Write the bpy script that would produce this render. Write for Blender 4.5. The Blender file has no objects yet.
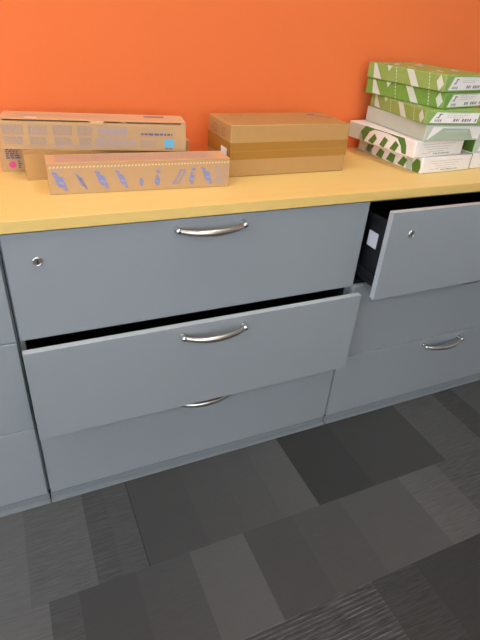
import bpy, bmesh, math, random
from mathutils import Vector, Matrix
random.seed(7)
scene = bpy.context.scene
COL = scene.collection

# ------------------------------------------------------------ materials
def lin(c):
    return tuple((v/255/12.92) if v/255 <= .04045 else ((v/255+.055)/1.055)**2.4 for v in c)

def mat(name, rgb, rough=.6, metal=0., noise=0., nscale=(30, 30, 30), bump=0., bscale=400, spec=.5, coat=0., rgb2=None):
    m = bpy.data.materials.new(name); m.use_nodes = True
    nt = m.node_tree; b = nt.nodes['Principled BSDF']
    c = lin(rgb)
    b.inputs['Base Color'].default_value = (*c, 1)
    b.inputs['Roughness'].default_value = rough
    b.inputs['Metallic'].default_value = metal
    b.inputs['Specular IOR Level'].default_value = spec
    b.inputs['Coat Weight'].default_value = coat
    tc = nt.nodes.new('ShaderNodeTexCoord')
    if noise:
        mp = nt.nodes.new('ShaderNodeMapping'); mp.inputs['Scale'].default_value = nscale
        nz = nt.nodes.new('ShaderNodeTexNoise'); nz.inputs['Scale'].default_value = 1; nz.inputs['Detail'].default_value = 4
        rp = nt.nodes.new('ShaderNodeMix'); rp.data_type = 'RGBA'
        c2 = lin(rgb2) if rgb2 else tuple(min(1, v*(1+noise)) for v in c)
        c1 = c if rgb2 else tuple(v*(1-noise) for v in c)
        rp.inputs[6].default_value = (*c1, 1); rp.inputs[7].default_value = (*c2, 1)
        nt.links.new(tc.outputs['Object'], mp.inputs[0]); nt.links.new(mp.outputs[0], nz.inputs['Vector'])
        nt.links.new(nz.outputs['Fac'], rp.inputs[0]); nt.links.new(rp.outputs[2], b.inputs['Base Color'])
    if bump:
        n2 = nt.nodes.new('ShaderNodeTexNoise'); n2.inputs['Scale'].default_value = bscale; n2.inputs['Detail'].default_value = 3
        bp = nt.nodes.new('ShaderNodeBump'); bp.inputs['Strength'].default_value = bump; bp.inputs['Distance'].default_value = .001
        nt.links.new(tc.outputs['Object'], n2.inputs['Vector'])
        nt.links.new(n2.outputs['Fac'], bp.inputs['Height']); nt.links.new(bp.outputs[0], b.inputs['Normal'])
    return m

GREY = mat('powder_coated_grey', (141, 145, 147), .36, bump=.15, bscale=900, noise=.02, nscale=(8, 8, 8))
GREYE = mat('pale_grey_edge_highlight', (172, 178, 181), .32)  # bright edge highlight of the drawer fronts, set as a paler colour
GREYD = mat('carcass_grey', (122, 127, 130), .5, bump=.1, bscale=700)
BLACKM = mat('black_drawer_steel', (15, 16, 20), .5)
DARK = mat('dark_cabinet_lining', (20, 21, 23), .7)
NICKEL = mat('brushed_nickel', (205, 202, 194), .3, metal=1., noise=.05, nscale=(10, 200, 200))
CHROME = mat('polished_chrome', (222, 222, 220), .15, metal=1.)
WOOD = mat('maple_laminate', (230, 197, 118), .42, noise=1, nscale=(2.5, 60, 60), rgb2=(237, 205, 129), spec=.45)
EDGE = mat('maple_edge_band', (222, 184, 104), .5, noise=1, nscale=(3, 60, 90), rgb2=(230, 194, 114))
ORANGE = mat('orange_wall_paint', (228, 114, 57), .75, bump=.12, bscale=180, spec=.25)
WALLP = mat('off_white_wall_paint', (205, 203, 196), .8, bump=.1, bscale=200)
CEIL = mat('white_ceiling_tile', (222, 221, 216), .9, bump=.3, bscale=120)
CARD = mat('cardboard_kraft', (190, 152, 107), .85, noise=.05, nscale=(60, 60, 60), bump=.15, bscale=300, spec=.2)
CARDP = mat('cardboard_kraft_plain', (182, 140, 86), .55, noise=.05, nscale=(40, 40, 40), bump=.15, bscale=300, spec=.2)
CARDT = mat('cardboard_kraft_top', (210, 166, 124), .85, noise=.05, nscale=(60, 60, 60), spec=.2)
TAPE = mat('brown_packing_tape', (166, 118, 50), .22, noise=.08, nscale=(4, 60, 90), spec=.5)
INKG = mat('grey_violet_ink', (164, 141, 130), .8)
INKB = mat('blue_ink', (128, 134, 178), .8)
INKL = mat('pale_blue_ink', (162, 148, 158), .8)
INKD = mat('dark_violet_ink', (104, 92, 112), .8)
INKR = mat('red_brown_ink', (165, 98, 66), .8)
CYAN = mat('cyan_square_print', (92, 172, 205), .7)
MAGENTA = mat('magenta_dot_print', (216, 70, 130), .7)
PERF = mat('pale_perforation', (228, 200, 160), .85)
WHITEP = mat('white_paper_label', (236, 234, 230), .6)
LABELG = mat('pale_drawer_label', (205, 206, 212), .55)
RGREEN = mat('olive_green_wrapper', (140, 168, 86), .38, noise=.10, nscale=(25, 25, 60), bump=.35, bscale=50)
RGREEN2 = mat('leaf_green_wrapper', (116, 160, 66), .38, noise=.10, nscale=(25, 25, 60), bump=.35, bscale=50)
RDARK = mat('dark_green_print', (84, 124, 48), .4, bump=.3, bscale=50)
RLEAF = mat('pale_leaf_print', (205, 216, 198), .4, bump=.3, bscale=50)
RWHITE = mat('white_wrapper', (236, 229, 222), .38, noise=.03, nscale=(40, 40, 40), bump=.5, bscale=45)
RSAGE = mat('sage_grey_wrapper', (186, 195, 176), .4, noise=.06, nscale=(30, 30, 30), bump=.4, bscale=50)
RFLAP = mat('sage_folded_flap', (168, 180, 154), .4, noise=.06, nscale=(30, 30, 30), bump=.4, bscale=50)
RTXT = mat('charcoal_print', (124, 119, 117), .7)
RTXTP = mat('pale_grey_print', (190, 184, 172), .7)
PLASTIC = mat('white_plastic', (228, 228, 224), .4)
GLASS = mat('window_glass', (255, 255, 255), .02)
GLASS.node_tree.nodes['Principled BSDF'].inputs['Transmission Weight'].default_value = 1

def emis(name, rgb, s):
    m = bpy.data.materials.new(name); m.use_nodes = True
    nt = m.node_tree; b = nt.nodes['Principled BSDF']
    b.inputs['Base Color'].default_value = (.8, .8, .8, 1)
    b.inputs['Emission Color'].default_value = (*lin(rgb), 1); b.inputs['Emission Strength'].default_value = s
    return m
LAMP = emis('ceiling_lamp_diffuser', (255, 249, 240), 13.8)

# ------------------------------------------------------------ helpers
def link(name, bm, mats, parent=None, smooth=False, bevel=0, seg=2, loc=None, rotz=0):
    me = bpy.data.meshes.new(name)
    bmesh.ops.recalc_face_normals(bm, faces=[f for f in bm.faces if f.tag is False]) if False else None
    bm.to_mesh(me); bm.free()
    if not isinstance(mats, (list, tuple)): mats = [mats]
    for m in mats: me.materials.append(m)
    o = bpy.data.objects.new(name, me); COL.objects.link(o)
    if parent: o.parent = parent
    if loc: o.location = loc
    o.rotation_euler = (0, 0, rotz)
    if smooth:
        for p in me.polygons: p.use_smooth = True
    if bevel:
        b = o.modifiers.new('bevel', 'BEVEL'); b.width = bevel; b.segments = seg; b.limit_method = 'ANGLE'
    return o

def box(bm, x0, x1, y0, y1, z0, z1, mi=0, bev=0, seg=2):
    vs = [bm.verts.new((x, y, z)) for z in (z0, z1) for y in (y0, y1) for x in (x0, x1)]
    F = [(0, 2, 3, 1), (4, 5, 7, 6), (0, 1, 5, 4), (2, 6, 7, 3), (0, 4, 6, 2), (1, 3, 7, 5)]
    fs = [bm.faces.new([vs[i] for i in f]) for f in F]
    for f in fs: f.material_index = mi
    if bev:
        es = list({e for f in fs for e in f.edges})
        r = bmesh.ops.bevel(bm, geom=es, offset=bev, segments=seg, affect='EDGES', profile=.6)
        for f in r['faces']: f.material_index = mi; f.smooth = True
    return fs

def tube(bm, pts, rad, n=12, mi=0, flat=1.):
    rings = []
    for i, p in enumerate(pts):
        a = pts[max(i-1, 0)]; b = pts[min(i+1, len(pts)-1)]
        t = (Vector(b)-Vector(a)).normalized()
        up = Vector((0, 0, 1)) if abs(t.z) < .9 else Vector((1, 0, 0))
        s = t.cross(up).normalized(); u = s.cross(t)
        r = rad[i] if isinstance(rad, (list, tuple)) else rad
        rings.append([bm.verts.new(Vector(p)+s*r*flat*math.cos(k*2*math.pi/n)+u*r*math.sin(k*2*math.pi/n)) for k in range(n)])
    for a, b in zip(rings, rings[1:]):
        for k in range(n):
            f = bm.faces.new((a[k], a[(k+1) % n], b[(k+1) % n], b[k])); f.smooth = True; f.material_index = mi
    for r, rev in ((rings[0], True), (rings[-1], False)):
        f = bm.faces.new(list(reversed(r)) if rev else r); f.material_index = mi

def lathe(bm, prof, org, n=24, mi=0):
    """profile (radius, outward distance) turned about the -y axis through org"""
    rings = []
    for r, d in prof:
        rings.append([bm.verts.new((org[0]+r*math.cos(k*2*math.pi/n), org[1]-d, org[2]+r*math.sin(k*2*math.pi/n))) for k in range(n)])
    for a, b in zip(rings, rings[1:]):
        for k in range(n):
            f = bm.faces.new((a[k], a[(k+1) % n], b[(k+1) % n], b[k])); f.smooth = True; f.material_index = mi
    f = bm.faces.new(rings[-1]); f.material_index = mi
    bm.faces.new(list(reversed(rings[0])))

class Face:
    """a printed face: polygons laid on it, half a millimetre proud"""
    def __init__(s, bm, o, u, v, off=.0005):
        s.bm = bm; s.o = Vector(o); s.u = Vector(u); s.v = Vector(v); s.n = s.u.cross(s.v).normalized()*off
    def poly(s, pts, mi, lift=1):
        vs = [s.bm.verts.new(s.o+s.u*a+s.v*b+s.n*lift) for a, b in pts]
        f = s.bm.faces.new(vs); f.material_index = mi
        f.normal_update()
        if f.normal.dot(s.n) < 0: f.normal_flip()
    def rect(s, a0, a1, b0, b1, mi, lift=1):
        s.poly([(a0, b0), (a1, b0), (a1, b1), (a0, b1)], mi, lift)
    def words(s, a0, a1, b, h, mi, lift=1.2):
        a = a0
        while a < a1-.003:
            w = random.uniform(.004, .012); e = min(a+w, a1)
            s.rect(a, e, b, b+h, mi, lift); a = e+.0022

def empty(name, loc, rotz=0):
    o = bpy.data.objects.new(name, None); COL.objects.link(o)
    o.location = loc; o.rotation_euler = (0, 0, rotz); o.empty_display_size = .05
    return o
def tag(o, label, cat, group=None):
    o['label'] = label; o['category'] = cat
    if group: o['group'] = group
    return o
def struct(name, bm, m, parent=None, **k):
    o = link(name, bm, m, parent, **k)
    if not parent: o['kind'] = 'structure'
    return o

# ------------------------------------------------------------ room shell
YW = .432
X0, X1, Y0, ZC = -2.6, 3.6, -4.2, 2.7

# floor: carpet planks 0.25 x 0.5 m in rows along x; a colour and a rib strength per band
me_bm = bmesh.new()
ca = me_bm.loops.layers.float_color.new('plank')
rib = me_bm.loops.layers.float_color.new('rib')
SC = .86   # carpet colours are given as sRGB greys
def band(x0, x1, y0, y1, g0, g1, warm=0., r=0.):
    vs = [me_bm.verts.new(p) for p in ((x0, y0, 0), (x1, y0, 0), (x1, y1, 0), (x0, y1, 0))]
    f = me_bm.faces.new(vs)
    for lp, g in zip(f.loops, (g0, g1, g1, g0)):
        g = 75+(g-75)*.85; v = lin((g, g, g))[0]*SC; warm *= .45
        lp[ca] = (v*(.98+warm), v, v*(1.0-5*warm), 1)
        lp[rib] = (r, r, r, 1)
def row(y0, y1, cuts):
    for (x0, x1, g0, g1, w, r) in cuts: band(x0, x1, y0, y1, g0, g1, w, r)
R0 = [(-.55, -.30, 84, 86, .01, .6), (-.30, -.076, 98, 98, .0, .5), (-.076, .079, 90, 90, .0, 1), (.079, .14, 74, 74, .0, 1), (.14, .2055, 77, 77, .0, .7), (.2055, .209, 50, 50, 0, .2),
      (.209, .37, 68, 71, .01, .15), (.37, .49, 74, 77, .01, .15), (.49, .60, 78, 80, .01, .2), (.60, .717, 84, 88, .01, .3),
      (.717, .92, 54, 59, .01, .15), (.92, 1.21, 64, 69, .01, .15), (1.21, 1.40, 86, 84, .01, .7), (1.40, 1.5, 70, 70, .02, 1)]
R1 = [(-.55, -.25, 88, 90, .01, .5), (-.25, -.038, 97, 97, .01, .6), (-.038, .03, 74, 74, .01, .8), (.03, .17, 66, 68, .01, .15), (.17, .312, 72, 75, .02, .3), (.312, .467, 86, 90, .03, .15),
      (.467, .62, 71, 73, .03, .15), (.62, .78, 76, 78, .03, .2), (.78, 1.005, 82, 86, .03, .15), (1.005, 1.16, 96, 92, .03, .7), (1.16, 1.5, 82, 82, .03, 1.3)]
R2 = [(-.55, .02, 70, 72, .01, .3), (.02, .25, 78, 80, .02, .3), (.25, .72, 66, 66, .05, 6), (.72, .86, 62, 62, .05, 1.2), (.86, 1.03, 57, 57, .04, .4), (1.03, 1.25, 56, 60, .04, .4), (1.25, 1.5, 72, 72, .02, .6)]
def shifted(cuts, d): return [(a+d, b+d, g, h, w, r) for a, b, g, h, w, r in cuts]
def extend(cuts):
    out = []
    for k in (-1, 0, 1): out += shifted(cuts, k*2.05)
    return out
def clip(cuts):
    out = []
    for a, b, g, h, w, r in cuts:
        a, b = max(a, X0), min(b, X1)
        if b-a > .002: out.append((a, b, g, h, w, r))
    return out
row(-.293, YW, clip(extend(R0)))
row(-.540, -.293, clip(extend(R1)))
row(-.787, -.540, clip(extend(R2)))
y = -.787; k = 0
while y > Y0:
    y1 = max(y-.247, Y0)
    row(y1, y, clip(shifted(extend((R1, R0, R2)[k % 3]), ((k*.37) % 1.0)-.5))); y = y1; k += 1
CARPET = bpy.data.materials.new('carpet_planks'); CARPET.use_nodes = True
nt = CARPET.node_tree; B = nt.nodes['Principled BSDF']; B.inputs['Roughness'].default_value = .95; B.inputs['Specular IOR Level'].default_value = .15
va = nt.nodes.new('ShaderNodeVertexColor'); va.layer_name = 'plank'
vr = nt.nodes.new('ShaderNodeVertexColor'); vr.layer_name = 'rib'
tc = nt.nodes.new('ShaderNodeTexCoord')
mp = nt.nodes.new('ShaderNodeMapping'); mp.inputs['Scale'].default_value = (14, 210, 1)
nz = nt.nodes.new('ShaderNodeTexNoise'); nz.inputs['Scale'].default_value = 1; nz.inputs['Detail'].default_value = 5; nz.inputs['Roughness'].default_value = .65
n2 = nt.nodes.new('ShaderNodeTexNoise'); n2.inputs['Scale'].default_value = 420; n2.inputs['Detail'].default_value = 3
nt.links.new(tc.outputs['Object'], mp.inputs[0]); nt.links.new(mp.outputs[0], nz.inputs['Vector']); nt.links.new(tc.outputs['Object'], n2.inputs['Vector'])
def mth(op, a, b=None, c=None):
    n = nt.nodes.new('ShaderNodeMath'); n.operation = op
    for i, v in enumerate((a, b, c)):
        if v is None: continue
        if hasattr(v, 'is_linked') or hasattr(v, 'links'): nt.links.new(v, n.inputs[i])
        else: n.inputs[i].default_value = v
    return n.outputs[0]
sx = nt.nodes.new('ShaderNodeSeparateXYZ'); nt.links.new(tc.outputs['Object'], sx.inputs[0])
cord = mth('MULTIPLY', mth('POWER', mth('ABSOLUTE', mth('SINE', mth('MULTIPLY', sx.outputs['Y'], math.pi/.0105))), 6), mth('MULTIPLY', mth('MAXIMUM', mth('SUBTRACT', vr.outputs['Color'], 2), 0), .75))
ribn = mth('MULTIPLY', mth('MULTIPLY', mth('SUBTRACT', nz.outputs['Fac'], .5), mth('MINIMUM', vr.outputs['Color'], 1.8)), 1.3)
ribv = mth('ADD', ribn, mth('MULTIPLY', cord, mth('MAXIMUM', mth('MULTIPLY', mth('SUBTRACT', nz.outputs['Fac'], .38), 2), 0)))
pile = mth('MULTIPLY', mth('SUBTRACT', n2.outputs['Fac'], .5), .35)
fac = mth('MAXIMUM', mth('ADD', mth('ADD', ribv, pile), 1.0), .3)
vm = nt.nodes.new('ShaderNodeVectorMath'); vm.operation = 'SCALE'
nt.links.new(va.outputs['Color'], vm.inputs[0]); nt.links.new(fac, vm.inputs['Scale'])
nt.links.new(vm.outputs[0], B.inputs['Base Color'])
bp = nt.nodes.new('ShaderNodeBump'); bp.inputs['Strength'].default_value = .5; bp.inputs['Distance'].default_value = .002
nt.links.new(mth('ADD', n2.outputs['Fac'], nz.outputs['Fac']), bp.inputs['Height']); nt.links.new(bp.outputs[0], B.inputs['Normal'])
struct('floor', me_bm, CARPET)

bm = bmesh.new(); box(bm, X0-.1, X1+.1, YW, YW+.1, -.02, ZC+.1); struct('wall_back', bm, ORANGE)
bm = bmesh.new(); box(bm, X1, X1+.1, Y0, YW, -.02, ZC+.1); struct('wall_right', bm, WALLP)
fx0, fx1 = -1.7, 1.1
bm = bmesh.new()
for a in ((X0-.1, fx0, -.02, ZC+.1), (fx1, X1+.1, -.02, ZC+.1), (fx0, fx1, -.02, .8), (fx0, fx1, 2.3, ZC+.1)):
    box(bm, a[0], a[1], Y0-.1, Y0, a[2], a[3])
struct('wall_front', bm, WALLP)
bm = bmesh.new()
for a in ((fx0, fx1, .8, .85), (fx0, fx1, 2.25, 2.3), (fx0, fx0+.05, .85, 2.25), (fx1-.05, fx1, .85, 2.25), (-.325, -.275, .85, 2.25)):
    box(bm, a[0], a[1], Y0-.08, Y0-.03, a[2], a[3])
w = struct('added_fill_window', bm, PLASTIC, bevel=.004)  # unseen window, added to go with the frontal fill light
bm = bmesh.new(); box(bm, fx0+.05, fx1-.05, Y0-.058, Y0-.052, .85, 2.25); link('pane', bm, GLASS, w)
bm = bmesh.new(); box(bm, X0, X1, Y0, YW, ZC, ZC+.1); struct('ceiling', bm, CEIL)
# left wall with a window opening
wy0, wy1, wz0, wz1 = -3.1, -.7, .95, 2.35
bm = bmesh.new()
for a in ((Y0, wy0, -.02, ZC+.1), (wy1, YW, -.02, ZC+.1), (wy0, wy1, -.02, wz0), (wy0, wy1, wz1, ZC+.1)):
    box(bm, X0-.1, X0, *a)
struct('wall_left', bm, WALLP)
bm = bmesh.new()
for a in ((wy0, wy1, wz0, wz0+.05), (wy0, wy1, wz1-.05, wz1), (wy0, wy0+.05, wz0+.05, wz1-.05), (wy1-.05, wy1, wz0+.05, wz1-.05), (-1.925, -1.875, wz0+.05, wz1-.05)):
    box(bm, X0-.08, X0-.03, *a)
w = struct('window_1', bm, PLASTIC, bevel=.004)
bm = bmesh.new(); box(bm, X0-.058, X0-.052, wy0+.05, wy1-.05, wz0+.05, wz1-.05); link('pane', bm, GLASS, w)

# recessed ceiling lights
LX = (-1.9, -.5, .9); LY = (-2.5, -.5)
for i, lx in enumerate(LX):
    for j, ly in enumerate(LY):
        t = empty('ceiling_light', (lx, ly, ZC))
        tag(t, 'recessed square office light panel in the white ceiling', 'ceiling light', 'ceiling light panels')
        bm = bmesh.new()
        for a in ((-.30, .30, -.30, -.27), (-.30, .30, .27, .30), (-.30, -.27, -.27, .27), (.27, .30, -.27, .27)): box(bm, *a, -.02, 0)
        link('frame', bm, PLASTIC, t)
        bm = bmesh.new(); box(bm, -.27, .27, -.27, .27, -.012, -.002); link('diffuser', bm, LAMP, t)

# ------------------------------------------------------------ filing cabinets
W, H, Z1, Z2, ZB = .9144, .810, .547, .281, .0275
def handle_mesh():
    bm = bmesh.new(); hw = .083
    pts = []; N = 22
    for i in range(N+1):
        s = -1+2*i/N
        pts.append((s*hw, -.014-.021*(1-abs(s)**2.4), -.001-.0035*(1-s*s)))
    rad = [.0062+.0026*(1-abs(-1+2*i/N)) for i in range(N+1)]
    tube(bm, pts, rad, 12, flat=.75)
    for s in (-1, 1):
        lathe(bm, [(.0082, 0), (.0082, .004), (.0066, .006), (.0066, .013), (.0078, .016), (.0064, .0205), (.003, .023)], (s*hw, 0, 0), 16, 1)
    return bm
hb = handle_mesh(); HM = bpy.data.meshes.new('handle'); hb.to_mesh(HM); hb.free(); HM.materials.append(NICKEL); HM.materials.append(CHROME)
lb = bmesh.new()
lathe(lb, [(.0105, 0), (.0105, .002), (.0095, .0035), (.0078, .004), (.0074, .003), (.0070, .003)], (0, 0, 0), 28, 0)
box(lb, -.0011, .0011, -.0036, -.0029, -.0045, .0045, 1)
LM = bpy.data.meshes.new('lock'); lb.to_mesh(LM); lb.free(); LM.materials.append(NICKEL); LM.materials.append(DARK)

def cabinet(x, pulls, label):
    t = empty('filing_cabinet', (x, 0, 0))
    tag(t, label, 'filing cabinet', 'grey lateral filing cabinets')
    # carcass: sides, top, bottom, back, black lining and rails between drawers
    bm = bmesh.new()
    D = .418
    for a, b in ((.0008, .013), (W-.013, W-.0008)): box(bm, a, b, .0195, D, ZB-.004, H-.0008)
    box(bm, .013, W-.013, .0195, D, H-.012, H-.0008)
    box(bm, .013, W-.013, .0195, D, ZB-.004, ZB+.006)
    box(bm, .013, W-.013, D-.01, D, ZB+.006, H-.012)
    link('body', bm, GREYD, t, bevel=.0008)
    bm = bmesh.new()
    for a, b in ((.0132, .0145), (W-.0145, W-.0132)): box(bm, a, b, .024, D-.0105, ZB+.008, H-.014)
    box(bm, .0145, W-.0145, .024, D-.0105, H-.0155, H-.0135)
    for z in (Z1, Z2): box(bm, .0145, W-.0145, .024, .05, z-.006, z+.006)
    link('lining', bm, DARK, t)
    bm = bmesh.new()
    box(bm, .002, W-.002, .006, .40, .0, ZB-.005)
    box(bm, .002, W-.002, -.010, .0055, .0, .0045)
    link('plinth', bm, GREYD, t, bevel=.001)
    for k, (z0, z1) in enumerate(((Z1, H), (Z2, Z1), (ZB, Z2))):
        p = pulls[k]
        bm = bmesh.new()
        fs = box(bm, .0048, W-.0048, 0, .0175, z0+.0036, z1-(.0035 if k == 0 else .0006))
        for i in (0, 1, 4, 5): fs[i].material_index = 1     # paler panel edges, their bevel highlight put into the colour
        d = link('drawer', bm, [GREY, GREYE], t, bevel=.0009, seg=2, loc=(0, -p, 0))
        # tray behind the front: sides, bottom, back and top runner rails
        bm = bmesh.new()
        a, b = .024, W-.024; zt = z1-.05; zb = z0+.022
        for u, v in ((a, a+.004), (b-.004, b)): box(bm, u, v, .0176, .375, zb, zt)
        box(bm, a+.004, b-.004, .0176, .375, zb, zb+.003)
        box(bm, a+.004, b-.004, .371, .375, zb+.003, zt)
        for u, v in ((a-.006, a+.008), (b-.008, b+.006)): box(bm, u, v, .0176, .375, zt, zt+.008)
        if p: box(bm, a+.02, a+.034, .0176, .0300, zb+.05, zt-.01)
        link('drawer_box', bm, BLACKM, d, bevel=.0008)
        if p:
            for u, v in ((.0150, .0235), (W-.0235, W-.0150)):
                bm = bmesh.new(); box(bm, u, v, .022, .39, zb+.012, zb+.020); box(bm, u, v, .022, .39, zb+.034, zb+.042); box(bm, u+.003, v-.003, .03, .39, zb+.020, zb+.034)
                link('drawer_slide', bm, BLACKM, d, bevel=.0006)
        h = bpy.data.objects.new('handle', HM); COL.objects.link(h); h.parent = d; h.location = (W/2-.004, 0, z1-(.016 if k == 2 and pulls[1] else .026))
        if k == 0:
            l = bpy.data.objects.new('lock', LM); COL.objects.link(l); l.parent = d; l.location = (.0665 if not p else .080, 0, z1-.068)
    return t
cabinet(-W, (0, 0, 0), 'grey metal filing cabinet cut off at the left edge, all drawers closed')
cabinet(0, (0, .0482, 0), 'grey filing cabinet in the centre with its middle drawer pulled out')
rc = cabinet(W, (.088, 0, 0), 'grey filing cabinet on the right with its top drawer pulled out')
# white sticker on the side of the open drawer
dr = [c for c in rc.children if c.name.startswith('drawer')]
dr.sort(key=lambda o: o.location.y)
bm = bmesh.new(); box(bm, .0218, .0235, .058, .098, .678, .722)
lbl = link('side_label', bm, LABELG, dr[0], bevel=.0004); lbl['label'] = 'white sticker on the dark drawer side'
bm = bmesh.new(); box(bm, .0205, .0236, .030, .055, .715, .742)
link('latch_plate', bm, DARK, dr[0], bevel=.0006)
bm = bmesh.new(); box(bm, .0215, .0236, .026, .10, .58, .61)
link('latch_plate', bm, DARK, dr[0], bevel=.0006)

# worktop
WT = .8365
bm = bmesh.new(); fs = box(bm, -W-.01, 2*W+.01, -.006, YW-.002, H+.0006, WT)
for f in fs:
    if abs(f.normal.z) < .5: f.material_index = 1
bm.normal_update()
for f in bm.faces: f.material_index = 0 if f.normal.z > .5 else 1
wt = link('worktop', bm, [WOOD, EDGE], bevel=.0015, seg=3)
tag(wt, 'long maple laminate worktop lying across the grey filing cabinets', 'worktop')

# ------------------------------------------------------------ cartons
def place(name, fl, fr, z, label, group=None, cat='box'):
    """fl, fr: front-left and front-right bottom corners; local x runs along the front, local y to the back"""
    a = math.atan2(fr[1]-fl[1], fr[0]-fl[0])
    t = empty(name, (fl[0], fl[1], z), a); tag(t, label, cat, group)
    return t, math.hypot(fr[0]-fl[0], fr[1]-fl[1])
Z = WT+.0004
GRP = 'long cardboard cartons on the worktop'

def carton(name, fl, fr, z, h, d, label, slot=False, art=None, group=GRP, cardm=CARD, topm=CARDT):
    t, L = place(name, fl, fr, z, label, group)
    bm = bmesh.new()
    g = .0016; s0 = .0062
    if slot:   # the lid has sprung: a slit stays open behind the front panel
        s0 = .022
        box(bm, 0, L, 0, .0016, 0, h-.0050, 0); box(bm, 0, L, s0, d, 0, h-g, 0)
        for a, b in ((0, .010), (L-.012, L), (.200, .236), (.275, .285)): box(bm, a, b, 0, s0, h-.0050, h-g, 0)
        for a, b in ((0, .0016), (L-.0016, L)): box(bm, a, b, .0016, s0, 0, h-.0050, 0)
    else: box(bm, 0, L, 0, d, 0, h-g, 0, .0015)
    if art: art(bm, L, h-g, d)
    link('carton_body', bm, [cardm, INKG, INKB, INKL, INKD, CYAN, MAGENTA, PERF, WHITEP, INKR], t)
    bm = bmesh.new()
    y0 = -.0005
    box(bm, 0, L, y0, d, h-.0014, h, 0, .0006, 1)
    if slot:   # tuck tab and the notch beside it
        box(bm, .203, .233, -.0014, -.0006, h-.0085, h-.0002, 0)
    tf = Face(bm, (0, 0, h), (1, 0, 0), (0, 1, 0), .0004)
    if slot:
        tf.rect(.33, .38, .052, .066, 1); tf.words(.03, .25, .045, .003, 2); tf.words(.05, .28, .036, .0025, 2)
        tf.rect(.055, .083, .012, .020, 3)
    elif art:
        for k in range(6): tf.words(.02, L-.04, .012+k*.009, .003, 2)
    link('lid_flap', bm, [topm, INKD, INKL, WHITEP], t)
    return t

def art_long(bm, L, h, d):
    f = Face(bm, (0, 0, 0), (1, 0, 0), (0, 0, 1))
    # handling notes in several languages: four columns, two rows of small lines
    for c0, c1 in ((.006, .052), (.062, .104), (.116, .160), (.172, .206)):
        for k in range(6): f.words(c0, c1, .052-k*.0036, .0026, 1)
        for k in range(5): f.words(c0+.002, c1-.004, .026-k*.0036, .0026, 1)
    for k in range(6): f.words(.218, .288, .052-k*.0036, .0022, 3)
    for k in range(4): f.words(.212, .300, .026-k*.0042, .0018, 3)
    f.words(.03, .30, .007, .0018, 3)
    # outlined title panel, printed lines and the cyan square
    a0, a1, b0, b1 = .312, .402, .033, .052
    for r in ((a0, a1, b0, b0+.001), (a0, a1, b1-.001, b1), (a0, a0+.001, b0, b1), (a1-.001, a1, b0, b1)): f.rect(*r, 1)
    f.words(.335, .380, .045, .0036, 3); f.words(.320, .396, .037, .0050, 4)
    for k in range(4): f.words(.318, .358, .024-k*.005, .002, 1)
    f.rect(.376, .400, .010, .028, 5)
    f.poly([(.381+.004*0, .017), (.395, .017), (.395, .019), (.381, .019)], 3, 1.4)
    f.words(.378, .398, .005, .0024, 4)
    f.poly([(.302+.0045*math.cos(k*math.pi/6), .018+.0045*math.sin(k*math.pi/6)) for k in range(12)], 3)

def art_magenta(bm, L, h, d):
    f = Face(bm, (0, 0, 0), (1, 0, 0), (0, 0, 1))
    for k in range(6): f.words(.014, .046, .056-k*.0052, .0038, 4)
    f.poly([(.026+.0085*math.cos(k*math.pi/8), .0155+.0085*math.sin(k*math.pi/8)) for k in range(16)], 6)
    for k in range(4): f.words(.039, .048, .022-k*.005, .003, 4)
    for k in range(6): f.words(.06, L-.05, .056-k*.0052, .003, 1)

def art_icons(bm, L, h, d):
    f = Face(bm, (0, 0, 0), (1, 0, 0), (0, 0, 1))
    a = .004
    while a < L-.006:           # perforated opening strip along the top edge
        f.poly([(a, h-.010), (a+.0042, h-.008), (a+.0042, h-.005), (a, h-.007)], 7); a += .0078
    def icon(c, tilt, w, hh, m, parts=1):
        # a slanted cartridge with a cap, an end ring and a little arrow beside it
        def P(x, y): return (c+x*w+tilt*(y-.5)*.018, .012+y*hh)
        f.poly([P(-.55, .15), P(.35, .05), P(.55, .75), P(-.35, .9)], m)
        f.poly([P(-.40, .93), P(.25, .84), P(.20, 1.02), P(-.30, 1.08)], m)
        f.poly([P(-.15, -.10), P(.35, -.08), P(.30, .02), P(-.25, .06)], m)
        f.poly([P(-.28, .35), P(.22, .28), P(.28, .42), P(-.22, .50)], 3, 1.4)
        f.poly([P(.62, .55), P(.85, .62), P(.70, .85)], 3)
        f.poly([P(-.80, .30), P(-.62, .28), P(-.66, .50)], 3)
    icon(.024, -1, .018, .036, 2); icon(.069, -1, .013, .034, 3); icon(.071, -1, .006, .030, 2)
    icon(.115, -1, .017, .036, 2); icon(.160, -1, .013, .036, 2)
    icon(.205, 0, .009, .018, 2); f.words(.196, .214, .040, .002, 3)
    icon(.243, 0, .012, .022, 2); f.poly([(.246, .038), (.252, .046), (.243, .049), (.240, .043)], 2); f.poly([(.232, .020), (.236, .020), (.246, .034), (.240, .034)], 3)
    # outlined slanted cartridge
    for o, m in ((0, 3),):
        f.poly([(.281, .014), (.2845, .014), (.3025, .046), (.299, .046)], 2)
        f.poly([(.2925, .012), (.296, .012), (.313, .043), (.3095, .044)], 2)
        f.rect(.281, .296, .012, .0145, 2); f.rect(.300, .313, .0445, .047, 2); f.rect(.272, .281, .017, .020, 3)
    icon(.328, 0, .012, .026, 2); f.poly([(.330, .042), (.338, .044), (.336, .050), (.326, .048)], 2)
    icon(.366, -1, .016, .036, 2)
    for k in range(5): # columns of upright small print at the right end
        a = .389+k*.0062
        b = .010
        while b < .052: 
            e = min(b+random.uniform(.004, .009), .053); f.rect(a, a+.0026, b, e, 3); b = e+.0016
    for c in (.046, .092, .138, .184, .224, .264, .316, .348):
        b = .008
        while b < .050: f.rect(c, c+.0007, b, b+.005, 3); b += .0072
    for c0, c1 in ((.012, .036), (.056, .082), (.102, .126), (.150, .172), (.235, .256), (.320, .344)): f.words(c0, c1, .0535, .0016, 3)

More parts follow.
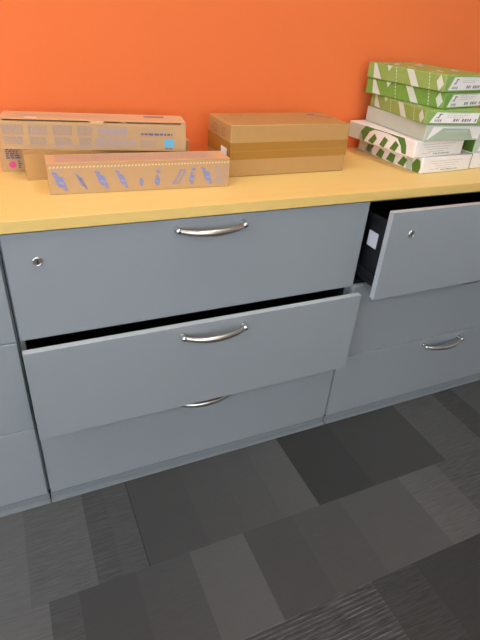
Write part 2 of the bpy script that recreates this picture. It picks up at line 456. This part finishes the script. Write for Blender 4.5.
carton('toner_carton', (.029, .333), (.508, .318), Z, .0655, .080, 'long printed carton with magenta dot, lowest at the back against the orange wall', art=art_magenta)
carton('plain_carton', (.080, .246), (.440, .246), Z, .0655, .066, 'plain unprinted brown carton wedged between the front and back cartons', cardm=CARDP, topm=CARDP)
carton('toner_carton', (.038, .285), (.459, .203), Z+.0659, .0680, .086, 'long printed carton with cyan square lying on top of the other cartons', slot=True, art=art_long)
carton('toner_carton', (.119, .132), (.5435, .112), Z, .0695, .072, 'long carton with row of blue cartridge pictograms in front of the others', art=art_icons)

# wide brown shipping box
t, L = place('shipping_box', (.572, .180), (.934, .181), Z, 'wide brown cardboard box sealed round the middle with shiny tape', None)
hh, dd = .1315, .157
bm = bmesh.new(); box(bm, 0, L, 0, dd, 0, hh, 0, .003)
f = Face(bm, (0, 0, hh), (1, 0, 0), (0, 1, 0), .0004)
f.rect(0.004, L-.004, dd/2-.0005, dd/2+.0005, 1)
f.words(.050, .085, .118, .010, 1); f.words(.10, .17, .121, .004, 1)
f.poly([(.305, .100), (.345, .070), (.352, .076), (.315, .108)], 1); f.poly([(.285, .118), (.305, .108), (.32, .12), (.30, .126)], 2)
f = Face(bm, (0, dd, 0), (0, -1, 0), (0, 0, 1))
for c in (.040, .100):
    for r in ((c, c+.0025, .096, .116), (c+.018, c+.0205, .096, .116), (c, c+.0205, .096, .0985), (c, c+.0205, .1135, .116)): f.rect(*r, 1)
link('carton_body', bm, [CARDP, INKR, INKD], t)
bm = bmesh.new()
e = .0006
for a in ((-e, L+e, -e, 0), (-e, L+e, dd, dd+e), (-e, 0, 0, dd), (L, L+e, 0, dd)): box(bm, *a, .045, .088)
f = Face(bm, (0, -e, 0), (1, 0, 0), (0, 0, 1), .0003)
f.rect(.0, L, .0655, .0662, 1)
o = link('tape', bm, [TAPE, CARDP], t); o['label'] = 'shiny brown packing tape band'
bm = bmesh.new(); box(bm, -.0016, -.0008, .020, .058, .052, .070)
link('paper_label', bm, WHITEP, t)['label'] = 'small white paper label'

# ------------------------------------------------------------ paper reams
RG = 'stacked paper reams on the worktop'
MATS = [RGREEN, RLEAF, RDARK, RWHITE, RSAGE, RTXT, RTXTP, RGREEN2]
WR = .209
def ream(fc, bc, z, h, style, label, L=.292):
    d = (Vector((bc[0], bc[1], 0))-Vector((fc[0], fc[1], 0))).normalized()
    t = empty('paper_ream', (fc[0], fc[1], z), math.atan2(-d.x, d.y))
    tag(t, label, 'paper ream', RG)
    body = {'green': 0, 'leaf': 7, 'check': 3, 'sage': 4, 'pale': 4}[style]
    bm = bmesh.new(); box(bm, 0, WR, 0, L, 0, h, body, .0035, 3)
    S = Face(bm, (0, L, 0), (0, -1, 0), (0, 0, 1), .0006)      # side: u from the back
    def sp(pts, m, lift=1): S.poly([(L-a, min(max(b, .0015), h-.0015)) for a, b in pts], m, lift)   # u given from the front
    F = Face(bm, (0, 0, 0), (1, 0, 0), (0, 0, 1), .0006)
    T = Face(bm, (0, 0, h), (1, 0, 0), (0, 1, 0), .0005)
    if style in ('green', 'leaf'):
        sp([(.268, h), (.258, h), (.228, .002), (.262, .004)], 1)
        sp([(.141, h), (.115, h), (.084, .001), (.112, .001)], 1)
        sp([(.020, h), (.030, h*.55), (.016, .001), (.004, h*.45)], 1)
        for u, s in ((.182, -.012), (.060, -.010)):
            for k in range(5):
                a = k/5; sp([(u+s*a, h*(1-a)), (u+s*a-.003, h*(1-a)), (u+s*(a+.13)-.003, h*(1-a-.13)), (u+s*(a+.13), h*(1-a-.13))], 1)
        sp([(.215, h), (.195, h), (.206, h*.62)], 1)
        for (x, y, w, q) in ((.02, .20, .05, .045), (.10, .17, .05, .06), (.01, .12, .03, .05), (.04, .05, .04, .045), (.12, .06, .05, .05), (.15, .215, .04, .04), (.06, .235, .05, .03), (.004, .215, .02, .04), (.005, .035, .02, .04)):
            T.poly([(x, y), (x+w*.6, y+q*.2), (x+w, y+q), (x+w*.35, y+q*.75)], 1)
        # top-corner flap fold of the wrapper at the front
        F.poly([(.003, .004), (.017, .004), (.030, h-.004), (.003, h-.004)], body, .6)
    if style == 'check':
        sp([(L-.002, .001), (.215, .001), (.226, h*.55), (.212, h), (L-.002, h)], 4)
    if style == 'sage':
        sp([(L-.002, h*.2), (.06, .001), (.02, h*.5), (.05, h), (L-.002, h)], 4)
    lm = bmesh.new(); G = Face(lm, (0, 0, 0), (1, 0, 0), (0, 0, 1), .0001)
    # the white label on the front end, with its small print
    def lab(x0, x1, s):
        vs = [(x0, .005), (x1, .005), (x1+s*.2, h-.006), (x0+s, h-.006)]
        a = [lm.verts.new((p[0], -.0008, p[1])) for p in vs]; b = [lm.verts.new((p[0], -.00015, p[1])) for p in vs]
        lm.faces.new(a); lm.faces.new(list(reversed(b)))
        for k in range(4): lm.faces.new((a[(k+1) % 4], a[k], b[k], b[(k+1) % 4]))
    G = Face(lm, (0, -.0009, 0), (1, 0, 0), (0, 0, 1), .0003)
    if style in ('green', 'leaf'):
        lab(.017, .180, .018)
        G.poly([(.040, h*.48), (.045, h*.48), (.052, h*.76), (.047, h*.76)], 1); G.rect(.044, .056, h*.70, h*.76, 1); G.rect(.036, .046, h*.46, h*.52, 1)
        x = .032
        for w in (.004, .004, .004, .005): G.poly([(x, .008), (x+w-.001, .008), (x+w+.001, .0145), (x+.002, .0145)], 1); x += w+.002
        x = .095
        for w in (.008, .007, .004, -.006, .008, .008, .006, .007, -.01, .007):
            if w > 0: G.poly([(x, .009), (x+w-.0015, .009), (x+w+.001, .0165), (x+.0025, .0165)], 1)
            x += abs(w)+.0012
        for k in range(3): G.words(.072, .155-.012*k, h*.80-k*.0055, .0016, 2)
    elif style == 'check':
        lab(.012, .200, .006)
        for k in range(4): G.words(.030+.01*k, .170-.015*k, h*.74-k*.007, .0014, 2)
        G.words(.080, .155, .008, .0022, 3); G.words(.035, .07, .011, .0018, 2)
    elif style == 'sage':
        lab(.010, .203, .014)
        F2 = Face(lm, (0, -.0009, 0), (1, 0, 0), (0, 0, 1), .0003)
        F2.poly([(.012, .005), (.180, .005), (.160, h*.72), (.060, h*.78)], 4)
        G.words(.07, .15, h*.45, .003, 2, 1.6)
        G.rect(.070, .155, h*.58, h*.60, 0, 1.6)
    else:
        lab(.02, .19, .01)
        G.poly([(.03, .006), (.17, .006), (.15, h*.7), (.06, h*.7)], 4)
    return t, bm, lm, sp, h
def done(t, bm, lm):
    link('wrapper', bm, MATS, t)
    link('end_label', lm, [RWHITE, RTXT, RTXTP, RDARK, RFLAP], t)
def diamond(sp, u, v, du, dv, m): sp([(u, v-dv), (u-du, v), (u+du*.1, v+dv), (u+du, v-dv*.1)], m)

# lowest ream: checker pattern running over the lower edge
t, bm, lm, sp, h = ream((1.160, .103), (1.141, .383), Z, .047, 'check', 'bottom white ream of the tall stack, green checks on its side')
for q in ([(.244, .031), (.216, .033), (.229, .005), (.253, .010)], [(.186, .031), (.164, .025), (.171, .002), (.200, .006)],
          [(.138, .030), (.113, .027), (.117, .002), (.151, .005)], [(.081, .033), (.061, .026), (.072, .003), (.099, .006)]): sp(q, 2)
sp([(.060, .001), (.038, .001), (.040, h), (.070, h)], 4, .8)
sp([(.034, .001), (.008, .001), (.004, .016), (.010, .036), (.026, .040), (.040, .022)], 2)
done(t, bm, lm)
# second ream: green arch round the white field
t, bm, lm, sp, h = ream((1.118, .105), (1.090, .384), Z+.0474, .048, 'check', 'white ream second from the bottom with green arch around its side')
sp([(.234, .001), (.211, .001), (.192, .034), (.172, .043), (.184, h), (.215, h), (.232, .026)], 2)
sp([(.184, h), (.172, .0435), (.115, .0445), (.072, .040), (.064, h)], 2)
sp([(.074, .041), (.066, h), (.046, h), (.034, .028), (.028, .004), (.046, .004), (.054, .022)], 2)
for q in ([(.169, .033), (.156, .020), (.169, .001), (.192, .006)], [(.126, .033), (.108, .027), (.121, .001), (.142, .006)], [(.079, .032), (.062, .023), (.073, .001), (.097, .005)]): sp(q, 2)
done(t, bm, lm)
t, bm, lm, sp, h = ream((1.137, .100), (1.146, .380), Z+.0958, .0455, 'sage', 'plain grey-green ream third from the bottom, under the three green ones'); done(t, bm, lm)
t, bm, lm, sp, h = ream((1.122, .100), (1.150, .378), Z+.1417, .0385, 'green', 'olive green ream with white leaves, lowest of the three green ones'); done(t, bm, lm)
t, bm, lm, sp, h = ream((1.178, .102), (1.125, .375), Z+.1806, .0435, 'leaf', 'green ream directly under the top one, shifted to the right'); done(t, bm, lm)
t, bm, lm, sp, h = ream((1.163, .100), (1.118, .375), Z+.2245, .0440, 'green', 'topmost green paper ream of the tall stack'); done(t, bm, lm)
t, bm, lm, sp, h = ream((1.378, .122), (1.360, .402), Z, .047, 'check', 'white paper ream on the worktop at the right edge beside the tall stack')
sp([(.05, .001), (.002, .001), (.002, h), (.05, h)], 2); done(t, bm, lm)
t, bm, lm, sp, h = ream((1.381, .131), (1.376, .405), Z+.0474, .047, 'pale', 'pale green ream at the right edge lying on another white ream')
sp([(.27, .001), (.002, .001), (.002, h), (.27, h)], 2); done(t, bm, lm)

# ------------------------------------------------------------ light
wld = bpy.data.worlds.new('world'); scene.world = wld; wld.use_nodes = True
bg = wld.node_tree.nodes['Background']; bg.inputs[0].default_value = (.62, .78, 1, 1); bg.inputs[1].default_value = 3.0
L = bpy.data.lights.new('window_daylight', 'AREA'); L.shape = 'RECTANGLE'; L.size = 2.3; L.size_y = 1.3; L.energy = 50; L.color = (.70, .83, 1)
lo = bpy.data.objects.new('window_daylight', L); COL.objects.link(lo)
lo.location = (X0+.01, -1.9, 1.65); lo.rotation_euler = (math.pi/2, 0, -math.pi/2)

L = bpy.data.lights.new('front_fill_light', 'AREA'); L.shape = 'RECTANGLE'; L.size = 2.7; L.size_y = 1.4; L.energy = 46; L.color = (.90, .96, 1)  # added fill from behind the camera, brightens the vertical faces
lo = bpy.data.objects.new('front_fill_light', L); COL.objects.link(lo)
lo.location = (-.3, Y0+.01, 1.55); lo.rotation_euler = (math.pi/2, 0, 0)

# ------------------------------------------------------------ camera
cd = bpy.data.cameras.new('camera'); cam = bpy.data.objects.new('camera', cd); COL.objects.link(cam)
cd.sensor_fit = 'VERTICAL'; cd.sensor_height = 32; cd.sensor_width = 24; cd.lens = 495.874/640*32; cd.clip_start = .02
a, b, c = 1.006487149487129, 0.08277336311954503, -0.4625810504334363
M = Matrix.Rotation(c, 3, 'Z') @ Matrix.Rotation(a, 3, 'X') @ Matrix.Rotation(b, 3, 'Z')
cam.matrix_world = Matrix.Translation((.0416603, -1.0213095, 1.2243018)) @ M.to_4x4()
scene.camera = cam
vs = scene.view_settings
scene.display_settings.display_device = 'sRGB'
vs.view_transform = 'Standard'; vs.look = 'None'; vs.exposure = 0; vs.gamma = 1; vs.use_curve_mapping = False
